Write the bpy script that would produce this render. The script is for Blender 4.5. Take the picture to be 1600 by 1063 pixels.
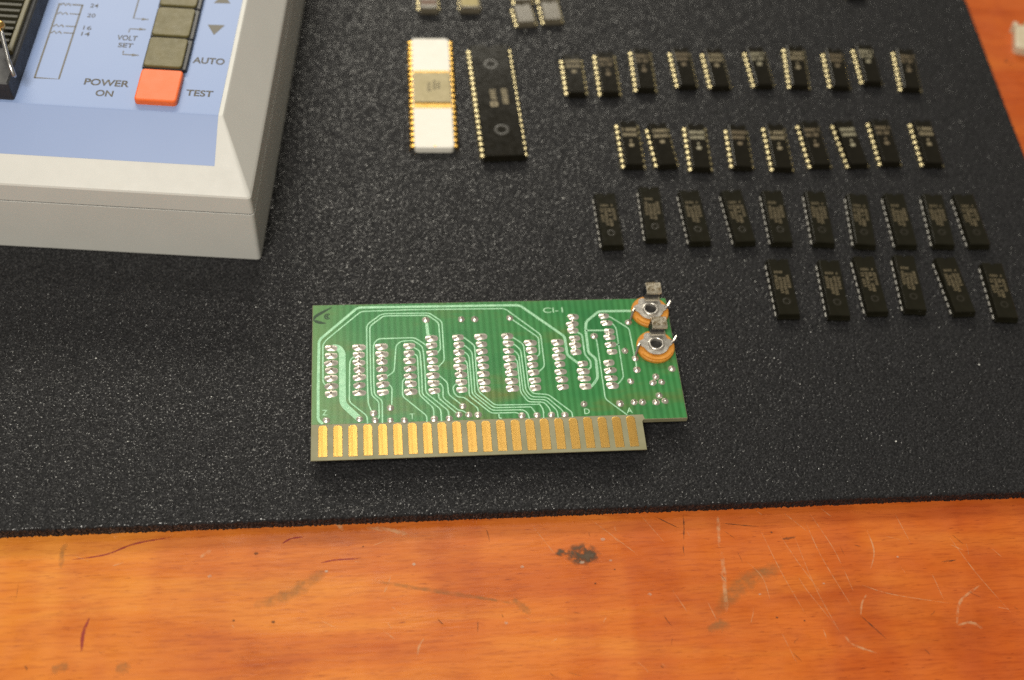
import bpy, bmesh, math, random
import numpy as np
from mathutils import Matrix, Vector

# ---------------------------------------------------------------- clean slate
for o in list(bpy.data.objects):
    bpy.data.objects.remove(o)
scene = bpy.context.scene
COL = scene.collection
MM = 0.001                      # everything below is written in millimetres
rng = random.Random(7)

# ---------------------------------------------------------------- camera
cam_data = bpy.data.cameras.new('camera')
cam_data.sensor_width = 23.6
cam_data.lens = 2040.0 / 1600.0 * 23.6
cam_data.clip_start = 0.01
cam_data.clip_end = 20.0
cam_data.dof.use_dof = True
cam_data.dof.focus_distance = 0.352
cam_data.dof.aperture_fstop = 5.0
cam_data.dof.aperture_blades = 7
camera = bpy.data.objects.new('camera', cam_data)
COL.objects.link(camera)
_axis = Vector((0.623655676, -0.0898631204, -0.0560934028))
_m = Matrix.Rotation(_axis.length, 4, _axis.normalized())
_m.translation = Vector((13.4142529, -198.00533, 309.537143)) * MM
camera.matrix_world = _m
scene.camera = camera

# ---------------------------------------------------------------- room light (an indoor bench: lamps, no sun)
world = bpy.data.worlds.new('World')
scene.world = world
world.use_nodes = True
bg = world.node_tree.nodes['Background']
bg.inputs['Color'].default_value = (0.90, 0.83, 0.68, 1)
bg.inputs['Strength'].default_value = 0.22


def area_lamp(name, loc, target, sx, sy, power, color):
    d = bpy.data.lights.new(name, 'AREA')
    d.shape = 'RECTANGLE'
    d.size, d.size_y = sx, sy
    d.energy = power
    d.color = color
    o = bpy.data.objects.new(name, d)
    COL.objects.link(o)
    o.location = loc
    o.rotation_euler = (Vector(target) - Vector(loc)).to_track_quat('-Z', 'Y').to_euler()
    return o


area_lamp('bench_lamp', (-0.26, -0.50, 1.00), (0.04, 0.05, 0.0), 0.34, 0.34, 11.0, (1.0, 0.945, 0.84))
area_lamp('ceiling_lamp', (-0.25, 1.92, 1.24), (0.10, 0.10, 0.0), 1.60, 0.34, 26.0, (1.0, 0.94, 0.80))
area_lamp('finger_glare_lamp', (-0.02, 0.66, 1.15), (0.0, 0.0, 0.0), 0.20, 0.26, 1.5, (1.0, 0.94, 0.82))  # unseen small lamp, added for the glare on the gold fingers

scene.view_settings.view_transform = 'Standard'
scene.view_settings.look = 'None'
scene.view_settings.exposure = 0.0
scene.view_settings.gamma = 1.0
scene.view_settings.use_curve_mapping = False
scene.render.engine = 'CYCLES'
scene.cycles.use_denoising = False
scene.cycles.max_bounces = 8
scene.cycles.sample_clamp_indirect = 4.0

# ---------------------------------------------------------------- helpers


def mat(name, color, rough=0.5, metal=0.0, spec=0.5, coat=0.0):
    m = bpy.data.materials.new(name)
    m.use_nodes = True
    b = m.node_tree.nodes['Principled BSDF']
    b.inputs['Base Color'].default_value = (*color, 1)
    b.inputs['Roughness'].default_value = rough
    b.inputs['Metallic'].default_value = metal
    b.inputs['Specular IOR Level'].default_value = spec
    b.inputs['Coat Weight'].default_value = coat
    b.inputs['Coat Roughness'].default_value = 0.15
    return m


class NT:
    """small wrapper for building node trees"""

    def __init__(self, m):
        self.t = m.node_tree
        self.n = self.t.nodes
        self.l = self.t.links
        self.bsdf = self.n['Principled BSDF']
        self.out = self.n['Material Output']

    def add(self, kind, **kw):
        x = self.n.new(kind)
        for k, v in kw.items():
            setattr(x, k, v)
        return x

    def link(self, a, b):
        self.l.new(a, b)

    def coords(self, scale=(1, 1, 1), loc=(0, 0, 0), rot=(0, 0, 0)):
        tc = self.add('ShaderNodeTexCoord')
        mp = self.add('ShaderNodeMapping')
        mp.inputs['Scale'].default_value = scale
        mp.inputs['Location'].default_value = loc
        mp.inputs['Rotation'].default_value = rot
        self.link(tc.outputs['Object'], mp.inputs['Vector'])
        return mp.outputs['Vector']

    def noise(self, vec, scale, detail=3, rough=0.55, dist=0.0):
        x = self.add('ShaderNodeTexNoise')
        x.inputs['Scale'].default_value = scale
        x.inputs['Detail'].default_value = detail
        x.inputs['Roughness'].default_value = rough
        x.inputs['Distortion'].default_value = dist
        self.link(vec, x.inputs['Vector'])
        return x.outputs['Fac']

    def ramp(self, fac, stops):
        x = self.add('ShaderNodeValToRGB')
        e = x.color_ramp.elements
        while len(e) < len(stops):
            e.new(0.5)
        for el, (p, c) in zip(e, stops):
            el.position = p
            el.color = (*c, 1) if len(c) == 3 else c
        self.link(fac, x.inputs['Fac'])
        return x.outputs['Color']

    def mix(self, fac, a, b, mode='MIX'):
        x = self.add('ShaderNodeMix', data_type='RGBA', blend_type=mode)
        for s, v in ((x.inputs[0], fac), (x.inputs[6], a), (x.inputs[7], b)):
            if hasattr(v, 'links'):
                self.link(v, s)
            elif isinstance(v, (int, float)):
                s.default_value = v
            else:
                s.default_value = (*v, 1)
        return x.outputs[2]

    def bump(self, height, strength, dist):
        x = self.add('ShaderNodeBump')
        x.inputs['Strength'].default_value = strength
        x.inputs['Distance'].default_value = dist
        self.link(height, x.inputs['Height'])
        self.link(x.outputs['Normal'], self.bsdf.inputs['Normal'])


def mottled(name, c1, c2, scale, rough=0.5, metal=0.0, r2=None, bump=0.0, bscale=None, spec=0.5, stretch=(1, 1, 1)):
    """a two-tone surface with fine relief"""
    m = mat(name, c1, rough, metal, spec)
    n = NT(m)
    v = n.coords(stretch)
    f = n.noise(v, scale, 4)
    n.link(n.ramp(f, [(0.32, c1), (0.68, c2)]), n.bsdf.inputs['Base Color'])
    if r2 is not None:
        f2 = n.noise(v, scale * 2.3, 3)
        n.link(n.ramp(f2, [(0.3, (rough,) * 3), (0.7, (r2,) * 3)]), n.bsdf.inputs['Roughness'])
    if bump:
        n.bump(n.noise(v, bscale or scale * 4, 3), bump, 0.0002)
    return m


def mesh_obj(name, verts, faces, m, parent=None, mats=None, fmat=None, smooth=False):
    """verts in millimetres"""
    me = bpy.data.meshes.new(name)
    me.from_pydata([(x * MM, y * MM, z * MM) for x, y, z in verts], [], faces)
    for mm_ in (mats or [m]):
        me.materials.append(mm_)
    if fmat:
        me.polygons.foreach_set('material_index', fmat)
    if smooth:
        me.polygons.foreach_set('use_smooth', [True] * len(me.polygons))
    me.update()
    o = bpy.data.objects.new(name, me)
    COL.objects.link(o)
    o.parent = parent
    return o


def inst(src, name, parent, loc=(0, 0, 0), rz=0.0, scale=(1, 1, 1)):
    """another object that shares the mesh of src; location in millimetres in the parent's frame"""
    o = bpy.data.objects.new(name, src if isinstance(src, bpy.types.Mesh) else src.data)
    COL.objects.link(o)
    o.parent = parent
    o.location = Vector(loc) * MM
    o.rotation_euler = (0, 0, rz)
    o.scale = scale
    return o


def make_mesh(name, verts, faces, mats, fmat=None, smooth=False):
    me = bpy.data.meshes.new(name)
    me.from_pydata([(x * MM, y * MM, z * MM) for x, y, z in verts], [], faces)
    for m in mats:
        me.materials.append(m)
    if fmat:
        me.polygons.foreach_set('material_index', fmat)
    if smooth:
        me.polygons.foreach_set('use_smooth', [True] * len(me.polygons))
    me.update()
    return me


def empty(name, loc=(0, 0, 0), rz=0.0):
    o = bpy.data.objects.new(name, None)
    o.empty_display_size = 0.005
    COL.objects.link(o)
    o.location = Vector(loc) * MM
    o.rotation_euler = (0, 0, rz)
    return o


def tag(o, label, category, group=None):
    o['label'] = label
    o['category'] = category
    if group:
        o['group'] = group
    return o


class MB:
    """collects shapes (millimetres) into one mesh"""

    def __init__(self):
        self.v, self.f, self.mi = [], [], []

    def poly(self, pts, mi=0):
        s = len(self.v)
        self.v += [tuple(p) for p in pts]
        self.f.append(tuple(range(s, s + len(pts))))
        self.mi.append(mi)

    def loft(self, loops, mi=0, cap0=True, cap1=True):
        s = len(self.v)
        n = len(loops[0])
        for lp in loops:
            self.v += [tuple(p) for p in lp]
        for k in range(len(loops) - 1):
            for i in range(n):
                j = (i + 1) % n
                self.f.append((s + k * n + i, s + k * n + j, s + (k + 1) * n + j, s + (k + 1) * n + i))
                self.mi.append(mi)
        if cap0:
            self.f.append(tuple(s + i for i in reversed(range(n))))
            self.mi.append(mi)
        if cap1:
            self.f.append(tuple(s + (len(loops) - 1) * n + i for i in range(n)))
            self.mi.append(mi)

    def prism(self, outline, z0, z1, mi=0):
        self.loft([[(x, y, z0) for x, y in outline], [(x, y, z1) for x, y in outline]], mi)

    def box(self, x0, x1, y0, y1, z0, z1, mi=0):
        self.prism([(x0, y0), (x1, y0), (x1, y1), (x0, y1)], z0, z1, mi)

    def bevel_box(self, x0, x1, y0, y1, z0, z1, b, r=None, mi=0):
        """rounded in plan by r, chamfered at the top by b"""
        r = r or b
        def rr(i, z):
            return [(x, y, z) for x, y in round_rect(x0 + i, x1 - i, y0 + i, y1 - i, max(r - i, 0.05), 4)]
        self.loft([rr(0, z0), rr(0, z1 - b), rr(b * 0.3, z1 - b * 0.3), rr(b, z1)], mi)

    def tube(self, pts, rad, n=10, mi=0):
        loops = []
        pts = [Vector(p) for p in pts]
        for i, p in enumerate(pts):
            a = pts[max(i - 1, 0)]
            b = pts[min(i + 1, len(pts) - 1)]
            d = (b - a).normalized()
            u = d.orthogonal().normalized() if i == 0 else (u - d * u.dot(d)).normalized()
            w = d.cross(u)
            r = rad[i] if isinstance(rad, (list, tuple)) else rad
            loops.append([tuple(p + (u * math.cos(t) + w * math.sin(t)) * r) for t in [2 * math.pi * k / n for k in range(n)]])
        self.loft(loops, mi)

    def build(self, name, mats, parent=None, smooth=False):
        mats = mats if isinstance(mats, list) else [mats]
        return mesh_obj(name, self.v, self.f, None, parent, mats, self.mi, smooth)

    def mesh(self, name, mats, smooth=False):
        mats = mats if isinstance(mats, list) else [mats]
        return make_mesh(name, self.v, self.f, mats, self.mi, smooth)


def round_rect(x0, x1, y0, y1, r, n=4):
    out = []
    for cx, cy, a0 in ((x1 - r, y0 + r, -90), (x1 - r, y1 - r, 0), (x0 + r, y1 - r, 90), (x0 + r, y0 + r, 180)):
        for k in range(n + 1):
            a = math.radians(a0 + 90 * k / n)
            out.append((cx + r * math.cos(a), cy + r * math.sin(a)))
    return out


def ellipse(cx, cy, rx, ry, n=20, jit=0.0, r=rng):
    return [(cx + rx * math.cos(t) * (1 + r.uniform(-jit, jit)), cy + ry * math.sin(t) * (1 + r.uniform(-jit, jit)))
            for t in [2 * math.pi * k / n for k in range(n)]]


def fillet(pts, rad):
    """rounds the corners of a polyline"""
    out = [Vector(pts[0])]
    for i in range(1, len(pts) - 1):
        a, b, c = Vector(pts[i - 1]), Vector(pts[i]), Vector(pts[i + 1])
        d1, d2 = (a - b), (c - b)
        q = min(rad, d1.length * 0.42, d2.length * 0.42)
        p1, p2 = b + d1.normalized() * q, b + d2.normalized() * q
        for t in (0, 0.33, 0.67, 1):
            out.append((1 - t) ** 2 * p1 + 2 * t * (1 - t) * b + t * t * p2)
    out.append(Vector(pts[-1]))
    return out


def ribbon(mb, pts, width, z0, z1, mi=0, taper=False, wob=0.0):
    """a flat strip along a polyline, from z0 up to z1"""
    n = len(pts)
    L, R = [], []
    for i, p in enumerate(pts):
        a = pts[max(i - 1, 0)]
        b = pts[min(i + 1, n - 1)]
        d = (Vector(b) - Vector(a))
        d = d.normalized() if d.length > 1e-9 else Vector((1, 0))
        nn = Vector((-d.y, d.x))
        w = width * 0.5
        if taper:
            t = i / (n - 1)
            w *= 0.25 + 0.75 * math.sin(math.pi * min(max(t, 0.02), 0.98))
        w *= 1 + rng.uniform(-wob, wob)
        L.append((p[0] + nn.x * w, p[1] + nn.y * w))
        R.append((p[0] - nn.x * w, p[1] - nn.y * w))
    s = len(mb.v)
    for i in range(n):
        mb.v += [(*L[i], z0), (*L[i], z1), (*R[i], z1), (*R[i], z0)]
    for i in range(n - 1):
        k = s + i * 4
        for a, b in ((0, 1), (1, 2), (2, 3)):
            mb.f.append((k + b, k + a, k + 4 + a, k + 4 + b))
            mb.mi.append(mi)
    mb.f.append((s, s + 1, s + 2, s + 3))
    mb.mi.append(mi)
    k = s + (n - 1) * 4
    mb.f.append((k + 3, k + 2, k + 1, k))
    mb.mi.append(mi)


def decal(name, pts, width, z, m, parent, taper=True, wob=0.1):
    """a worn mark lying on a surface; the 'fade' attribute thins it out towards its edges"""
    n = len(pts)
    V, Fd, F = [], [], []
    for i, p in enumerate(pts):
        d = Vector(pts[min(i + 1, n - 1)]) - Vector(pts[max(i - 1, 0)])
        d = d.normalized() if d.length > 1e-9 else Vector((1, 0))
        t = i / (n - 1)
        e = math.sin(math.pi * t) ** 0.5 if taper else 1.0
        w = width * 0.5 * (0.35 + 0.65 * e) * (1 + rng.uniform(-wob, wob))
        for k, f in ((-1, 0), (-.4, .9), (.4, .9), (1, 0)):
            V.append((p[0] - d.y * w * k, p[1] + d.x * w * k, z))
            Fd.append(f * min(1, e * 1.3))
    for i in range(n - 1):
        for k in range(3):
            a = i * 4 + k
            F.append((a, a + 4, a + 5, a + 1))
    o = mesh_obj(name, V, F, m, parent)
    o.data.attributes.new('fade', 'FLOAT', 'POINT').data.foreach_set('value', Fd)
    return o


def spot(name, cx, cy, rx, ry, z, m, parent, jit=0.15):
    outer = ellipse(cx, cy, rx, ry, 18, jit)
    V = [(cx, cy, z)] + [(cx + (x - cx) * .6, cy + (y - cy) * .6, z) for x, y in outer] + [(x, y, z) for x, y in outer]
    n = len(outer)
    F = [(0, 1 + i, 1 + (i + 1) % n) for i in range(n)] + [(1 + i, 1 + n + i, 1 + n + (i + 1) % n, 1 + (i + 1) % n) for i in range(n)]
    o = mesh_obj(name, V, F, m, parent)
    o.data.attributes.new('fade', 'FLOAT', 'POINT').data.foreach_set('value', [1.0] * (1 + n) + [0.0] * n)
    return o


def smooth_path(pts, per=6):
    """Catmull-Rom through the points"""
    P = [Vector(p) for p in pts]
    if len(P) < 3:
        return [P[0].lerp(P[-1], t / per) for t in range(per + 1)]
    P = [P[0] * 2 - P[1]] + P + [P[-1] * 2 - P[-2]]
    out = []
    for i in range(1, len(P) - 2):
        for k in range(per):
            t = k / per
            out.append(0.5 * ((2 * P[i]) + (P[i + 1] - P[i - 1]) * t + (2 * P[i - 1] - 5 * P[i] + 4 * P[i + 1] - P[i + 2]) * t * t
                              + (3 * P[i] - P[i - 1] - 3 * P[i + 1] + P[i + 2]) * t ** 3))
    out.append(P[-2])
    return out


def lettering(text, size, m, parent, loc, rz=0.0, xs=1.0, extrude=0.03, name='lettering', shear=0.0, offset=0.0, width=None):
    """printed characters as a thin mesh; size is the cap height in millimetres, loc the lower left corner"""
    c = bpy.data.curves.new('text', 'FONT')
    c.body = text
    c.size = 1.0
    c.shear = shear
    c.offset = offset
    t = bpy.data.objects.new('text', c)
    COL.objects.link(t)
    bpy.context.view_layer.update()
    me = bpy.data.meshes.new_from_object(t.evaluated_get(bpy.context.evaluated_depsgraph_get()))
    bpy.data.objects.remove(t)
    bpy.data.curves.remove(c)
    k = size / 0.69 * MM
    x0 = min((v.co.x for v in me.vertices), default=0)
    if width:
        xs = width * MM / ((max(v.co.x for v in me.vertices) - x0) * k)
    bm = bmesh.new()
    bm.from_mesh(me)
    for v in bm.verts:
        v.co = Vector(((v.co.x - x0) * k * xs, v.co.y * k, 0))
    r = bmesh.ops.extrude_face_region(bm, geom=bm.faces[:])
    for v in [g for g in r['geom'] if isinstance(g, bmesh.types.BMVert)]:
        v.co.z += extrude * MM
    bmesh.ops.recalc_face_normals(bm, faces=bm.faces[:])
    bm.to_mesh(me)
    bm.free()
    me.name = name
    me.materials.clear()
    me.materials.append(m)
    for p in me.polygons:
        p.material_index = 0
    o = bpy.data.objects.new(name, me)
    COL.objects.link(o)
    o.parent = parent
    o.location = Vector(loc) * MM
    o.rotation_euler = (0, 0, rz)
    return o



# ---------------------------------------------------------------- materials
def wood_material():
    m = mat('varnished_wood', (0.5, 0.16, 0.03), 0.33, 0, 0.5, 0.0)
    n = NT(m)
    v = n.coords((24, 240, 30), rot=(0, 0, 0.012))
    fine = n.noise(v, 6.0, 7, 0.68, 0.5)
    v2 = n.coords((3.0, 26, 10), loc=(3, 1, 0))
    wide = n.noise(v2, 3.0, 4, 0.5, 0.8)
    v3 = n.coords((34, 5, 5), loc=(0.2, 0, 0))
    figure = n.noise(v3, 1.6, 2, 0.5, 0.3)
    c = n.ramp(wide, [(0.28, (0.50, 0.102, 0.012)), (0.50, (0.60, 0.148, 0.018)), (0.74, (0.66, 0.198, 0.026))])
    f = n.ramp(fine, [(0.30, (0.60, 0.44, 0.34)), (0.52, (1, 1, 1)), (0.80, (1.08, 1.10, 1.12))])
    c = n.mix(0.58, c, f, 'MULTIPLY')
    g = n.ramp(figure, [(0.36, (0.74, 0.50, 0.40)), (0.56, (1, 1, 1)), (0.78, (1.03, 1.12, 1.1))])
    c = n.mix(0.42, c, g, 'MULTIPLY')
    bl = n.noise(n.coords((22, 40, 20), loc=(7, 3, 0)), 1.0, 5, 0.62, 0.6)
    c = n.mix(0.75, c, n.ramp(bl, [(0.30, (0.74, 0.62, 0.52)), (0.50, (1, 1, 1)), (0.72, (1.07, 1.16, 1.25))]), 'MULTIPLY')
    # redder towards the right-hand end of the board, yellower on the left
    tc = n.add('ShaderNodeTexCoord')
    sep = n.add('ShaderNodeSeparateXYZ')
    n.link(tc.outputs['Object'], sep.inputs[0])
    mr = n.add('ShaderNodeMapRange')
    mr.inputs['From Min'].default_value = -0.10
    mr.inputs['From Max'].default_value = 0.26
    n.link(sep.outputs['X'], mr.inputs['Value'])
    side = n.ramp(mr.outputs['Result'], [(0.0, (1.10, 1.42, 1.25)), (0.42, (1.0, 1.0, 1.0)), (1.0, (0.86, 0.62, 0.55))])
    c = n.mix(0.9, c, side, 'MULTIPLY')
    # dark pores along the grain
    v4 = n.coords((110, 900, 60))
    pore = n.noise(v4, 3.0, 2, 0.6)
    pm = n.ramp(pore, [(0.24, (0.45, 0.30, 0.22)), (0.36, (1, 1, 1))])
    c = n.mix(0.72, c, pm, 'MULTIPLY')
    n.link(c, n.bsdf.inputs['Base Color'])
    v5 = n.coords((30, 30, 30))
    rr = n.noise(v5, 4, 4)
    n.link(n.ramp(rr, [(0.3, (0.30,) * 3), (0.7, (0.48,) * 3)]), n.bsdf.inputs['Roughness'])
    n.bump(n.noise(n.coords((40, 260, 60)), 3, 5), 0.25, 0.0004)
    return m


def mark_material(name, color, rough, lo, hi, scale, amount=1.0, stretch=(1, 1, 1)):
    """a worn mark: pigment broken up by noise so that the wood shows through"""
    m = mat(name, color, rough)
    n = NT(m)
    tr = n.add('ShaderNodeBsdfTransparent')
    mx = n.add('ShaderNodeMixShader')
    f = n.noise(n.coords(stretch), scale, 5, 0.65)
    a = n.ramp(f, [(lo, (0, 0, 0)), (hi, (amount,) * 3)])
    at = n.add('ShaderNodeAttribute', attribute_name='fade')
    mu = n.add('ShaderNodeMath', operation='MULTIPLY')
    n.link(a, mu.inputs[0])
    n.link(at.outputs['Fac'], mu.inputs[1])
    n.link(mu.outputs[0], mx.inputs[0])
    n.link(tr.outputs[0], mx.inputs[1])
    n.link(n.bsdf.outputs[0], mx.inputs[2])
    n.link(mx.outputs[0], n.out.inputs['Surface'])
    return m


def mark_plain(name):
    m = mat(name, (0.17, 0.125, 0.06), 0.4, 0.6)
    n = NT(m)
    tr = n.add('ShaderNodeBsdfTransparent')
    mx = n.add('ShaderNodeMixShader')
    f = n.noise(n.coords((1, 1, 1)), 900, 4, 0.6)
    n.link(n.ramp(f, [(0.46, (0, 0, 0)), (0.62, (0.62,) * 3)]), mx.inputs[0])
    n.link(tr.outputs[0], mx.inputs[1])
    n.link(n.bsdf.outputs[0], mx.inputs[2])
    n.link(mx.outputs[0], n.out.inputs['Surface'])
    return m


M = {}
M['wood'] = wood_material()
M['smear'] = mark_material('grey_smear', (0.27, 0.165, 0.06), 0.5, 0.30, 0.66, 380, 0.48)
M['pen'] = mark_material('red_pen', (0.30, 0.025, 0.03), 0.5, 0.25, 0.5, 600, 0.8)
M['scratch'] = mark_material('pale_scratch', (0.80, 0.50, 0.26), 0.5, 0.34, 0.62, 520, 0.48)
M['crack'] = mark_material('dark_crack', (0.06, 0.028, 0.014), 0.7, 0.28, 0.58, 500, 0.75)
M['knot'] = mark_material('dark_knot', (0.10, 0.062, 0.034), 0.6, 0.36, 0.60, 520, 0.9)
M['chip_mark'] = mark_material('pale_dent', (0.62, 0.46, 0.34), 0.4, 0.30, 0.6, 900, 0.65)


def foam_material():
    m = mat('black_foam', (0.010, 0.010, 0.0105), 0.38, 0, 0.3)
    n = NT(m)
    v = n.coords((1, 1, 1))
    vo = n.add('ShaderNodeTexVoronoi')
    vo.inputs['Scale'].default_value = 3300
    n.link(v, vo.inputs['Vector'])
    sp = n.add('ShaderNodeSeparateColor')
    n.link(vo.outputs['Color'], sp.inputs[0])
    n.link(n.ramp(sp.outputs[0], [(0.0, (0.009, 0.009, 0.0098)), (0.75, (0.020, 0.020, 0.0215)), (1.0, (0.038, 0.038, 0.041))]), n.bsdf.inputs['Base Color'])
    # a few cell walls are smooth skins that glint, the rest is dull
    n.link(n.ramp(sp.outputs[1], [(0.70, (0.60,) * 3), (0.90, (0.24,) * 3)]), n.bsdf.inputs['Roughness'])
    n.link(n.ramp(sp.outputs[1], [(0.70, (0.10,) * 3), (0.95, (0.75,) * 3)]), n.bsdf.inputs['Specular IOR Level'])
    return m


M['foam'] = foam_material()


def mask_material():
    m = mat('green_solder_mask', (0.03, 0.20, 0.06), 0.26, 0, 0.35)
    n = NT(m)
    # glass cloth showing through: fine vertical threads
    w = n.add('ShaderNodeTexWave', wave_type='BANDS', bands_direction='X')
    w.inputs['Scale'].default_value = 175
    w.inputs['Distortion'].default_value = 1.2
    w.inputs['Detail'].default_value = 2
    n.link(n.coords((1, 0.12, 1)), w.inputs['Vector'])
    patch = n.noise(n.coords((35, 90, 20)), 1.0, 4, 0.6)
    base = n.ramp(patch, [(0.34, (0.034, 0.200, 0.058)), (0.54, (0.052, 0.220, 0.066)), (0.72, (0.122, 0.180, 0.048))])
    th = n.ramp(w.outputs['Fac'], [(0.2, (0.74, 0.80, 0.74)), (0.8, (1.12, 1.08, 1.14))])
    c = n.mix(0.85, base, th, 'MULTIPLY')
    sm = n.noise(n.coords((60, 60, 60), loc=(4, 2, 0)), 1.0, 3)
    c = n.mix(n.ramp(sm, [(0.58, (0, 0, 0)), (0.74, (0.5, 0.5, 0.5))]), c, (0.020, 0.135, 0.045))
    # edges of the sheet are paler and yellower
    tc = n.add('ShaderNodeTexCoord')
    sep = n.add('ShaderNodeSeparateXYZ')
    n.link(tc.outputs['Object'], sep.inputs[0])
    mr = n.add('ShaderNodeMapRange')
    mr.inputs['From Min'].default_value = -0.0054
    mr.inputs['From Max'].default_value = 0.006
    n.link(sep.outputs['X'], mr.inputs['Value'])
    c = n.mix(n.ramp(mr.outputs['Result'], [(0.0, (0.75,) * 3), (1.0, (0.0,) * 3)]), c, (0.135, 0.26, 0.085))
    n.link(c, n.bsdf.inputs['Base Color'])
    n.bump(n.noise(n.coords((300, 60, 60)), 2, 2), 0.12, 0.0002)
    return m


M['mask'] = mask_material()
M['laminate'] = mottled('bare_laminate', (0.225, 0.215, 0.120), (0.280, 0.265, 0.165), 160, 0.4, 0, 0.55)
M['trace'] = mottled('tinned_trace_under_mask', (0.27, 0.54, 0.33), (0.40, 0.68, 0.45), 700, 0.28, 0.25, 0.45, 0.5, 1500)
M['silk'] = mat('pale_legend', (0.42, 0.72, 0.46), 0.4)
M['ink'] = mat('dark_etched_logo', (0.010, 0.045, 0.016), 0.5)


def gold_material():
    m = mat('gold_plate', (0.70, 0.43, 0.12), 0.33, 1.0)
    n = NT(m)
    wear = n.noise(n.coords((500, 22, 50)), 2.0, 3, 0.6)          # wiping marks, lengthwise
    blot = n.noise(n.coords((60, 60, 60)), 2.0, 3, 0.5)
    c = n.ramp(blot, [(0.30, (0.62, 0.36, 0.088)), (0.70, (0.71, 0.445, 0.135))])
    c = n.mix(0.5, c, n.ramp(wear, [(0.35, (0.82, 0.80, 0.76)), (0.60, (1.0, 1.0, 1.0))]), 'MULTIPLY')
    n.link(c, n.bsdf.inputs['Base Color'])
    n.link(n.ramp(wear, [(0.3, (0.40,) * 3), (0.7, (0.31,) * 3)]), n.bsdf.inputs['Roughness'])
    return m


M['gold'] = gold_material()
M['solder'] = mottled('solder', (0.64, 0.59, 0.52), (0.82, 0.77, 0.70), 420, 0.26, 0.80, 0.42, 0.2, 900)
M['pin_stub'] = mat('clipped_pin', (0.30, 0.26, 0.22), 0.4, 1.0)
M['orange_base'] = mottled('orange_phenolic', (0.56, 0.215, 0.022), (0.66, 0.29, 0.040), 500, 0.35, 0, 0.5, 0.3)
M['nickel'] = mottled('nickel_plate', (0.62, 0.59, 0.54), (0.76, 0.73, 0.68), 330, 0.24, 0.85, 0.38, 0.08)
M['rusty'] = mottled('tarnished_steel', (0.70, 0.62, 0.48), (0.93, 0.87, 0.74), 420, 0.26, 0.95, 0.38, 0.05)
M['lead'] = mat('tinned_lead', (0.50, 0.47, 0.42), 0.32, 1.0)
M['tarnish'] = mark_plain('brown_tarnish')
M['hole'] = mat('dark_bore', (0.012, 0.011, 0.010), 0.6)

M['case'] = mottled('cream_plastic', (0.630, 0.628, 0.598), (0.650, 0.648, 0.618), 90, 0.42, 0, 0.52, 0.12, 2500)
M['label'] = mottled('blue_label', (0.250, 0.345, 0.600), (0.257, 0.352, 0.608), 60, 0.40, 0, None)
M['print'] = mat('grey_print', (0.135, 0.125, 0.105), 0.5)
M['key'] = mottled('olive_keycap', (0.120, 0.102, 0.036), (0.150, 0.126, 0.048), 220, 0.40, 0, 0.5, 0.2, 2600)
M['key_side'] = mat('black_key_body', (0.012, 0.013, 0.018), 0.35)
M['red_key'] = mottled('orange_red_keycap', (0.84, 0.150, 0.030), (0.86, 0.160, 0.034), 150, 0.38, 0, 0.45)
M['socket'] = mottled('dark_socket', (0.020, 0.021, 0.026), (0.032, 0.033, 0.038), 200, 0.42, 0, 0.55)
M['socket_rib'] = mottled('olive_socket_rib', (0.100, 0.086, 0.036), (0.130, 0.112, 0.050), 300, 0.38)
M['socket_slat'] = mottled('dark_olive_slat', (0.030, 0.027, 0.014), (0.042, 0.037, 0.020), 300, 0.45)
M['brass'] = mat('brass_knob', (0.75, 0.48, 0.16), 0.25, 1.0)
M['steel'] = mat('steel_rod', (0.55, 0.55, 0.55), 0.3, 1.0)

M['epoxy'] = mottled('black_epoxy', (0.0075, 0.0065, 0.0040), (0.0105, 0.0090, 0.0055), 260, 0.13, 0, 0.19, 0.03, 3000, 0.30)
M['epoxy_satin'] = mottled('satin_black_epoxy', (0.0085, 0.0078, 0.0042), (0.0120, 0.0110, 0.0062), 260, 0.15, 0, 0.23, 0.03, 3000, 0.30)
M['epoxy_glare'] = mottled('glare_grey_epoxy', (0.105, 0.090, 0.064), (0.130, 0.112, 0.080), 260, 0.26, 0, 0.34, 0.1, 3000)  # black epoxy lightened: lamp glare on the far chips put into the colour
M['bright_pin'] = mottled('bright_tinned_pin', (0.86, 0.72, 0.38), (0.94, 0.83, 0.52), 500, 0.34, 1.0, 0.42)
M['dull_pin'] = mottled('dull_tinned_pin', (0.26, 0.255, 0.24), (0.36, 0.35, 0.33), 500, 0.38, 1.0, 0.52)
M['gold_pin'] = mottled('gold_pin', (0.80, 0.46, 0.09), (0.90, 0.58, 0.16), 500, 0.26, 1.0, 0.36)
M['ceramic'] = mottled('white_ceramic', (0.80, 0.77, 0.69), (0.83, 0.80, 0.73), 120, 0.35, 0, 0.45)
M['lid'] = mottled('nickel_lid', (0.29, 0.245, 0.135), (0.33, 0.28, 0.165), 240, 0.42, 0.5, 0.5)
M['gold_band'] = mottled('gold_band', (0.58, 0.34, 0.08), (0.66, 0.42, 0.12), 300, 0.40, 0.8, 0.5)
M['dust'] = mat('pale_dust', (0.65, 0.65, 0.62), 0.5)
M['mem_print'] = mat('dim_tan_print', (0.115, 0.090, 0.048), 0.6)
M['white_print'] = mat('faded_white_print', (0.26, 0.215, 0.130), 0.6)
M['tan_print'] = mat('tan_print', (0.17, 0.130, 0.075), 0.6)
M['pale_print'] = mat('pale_print', (0.34, 0.31, 0.21), 0.6)
M['lid_print'] = mat('dark_print', (0.055, 0.045, 0.022), 0.6)
M['mould'] = mat('mould_mark', (0.019, 0.0165, 0.011), 0.30)
M['sticker'] = mottled('olive_paper_sticker', (0.34, 0.28, 0.11), (0.44, 0.37, 0.17), 700, 0.6)
M['tape'] = mottled('yellowed_white_plastic', (0.55, 0.47, 0.32), (0.66, 0.58, 0.44), 200, 0.5)

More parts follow.
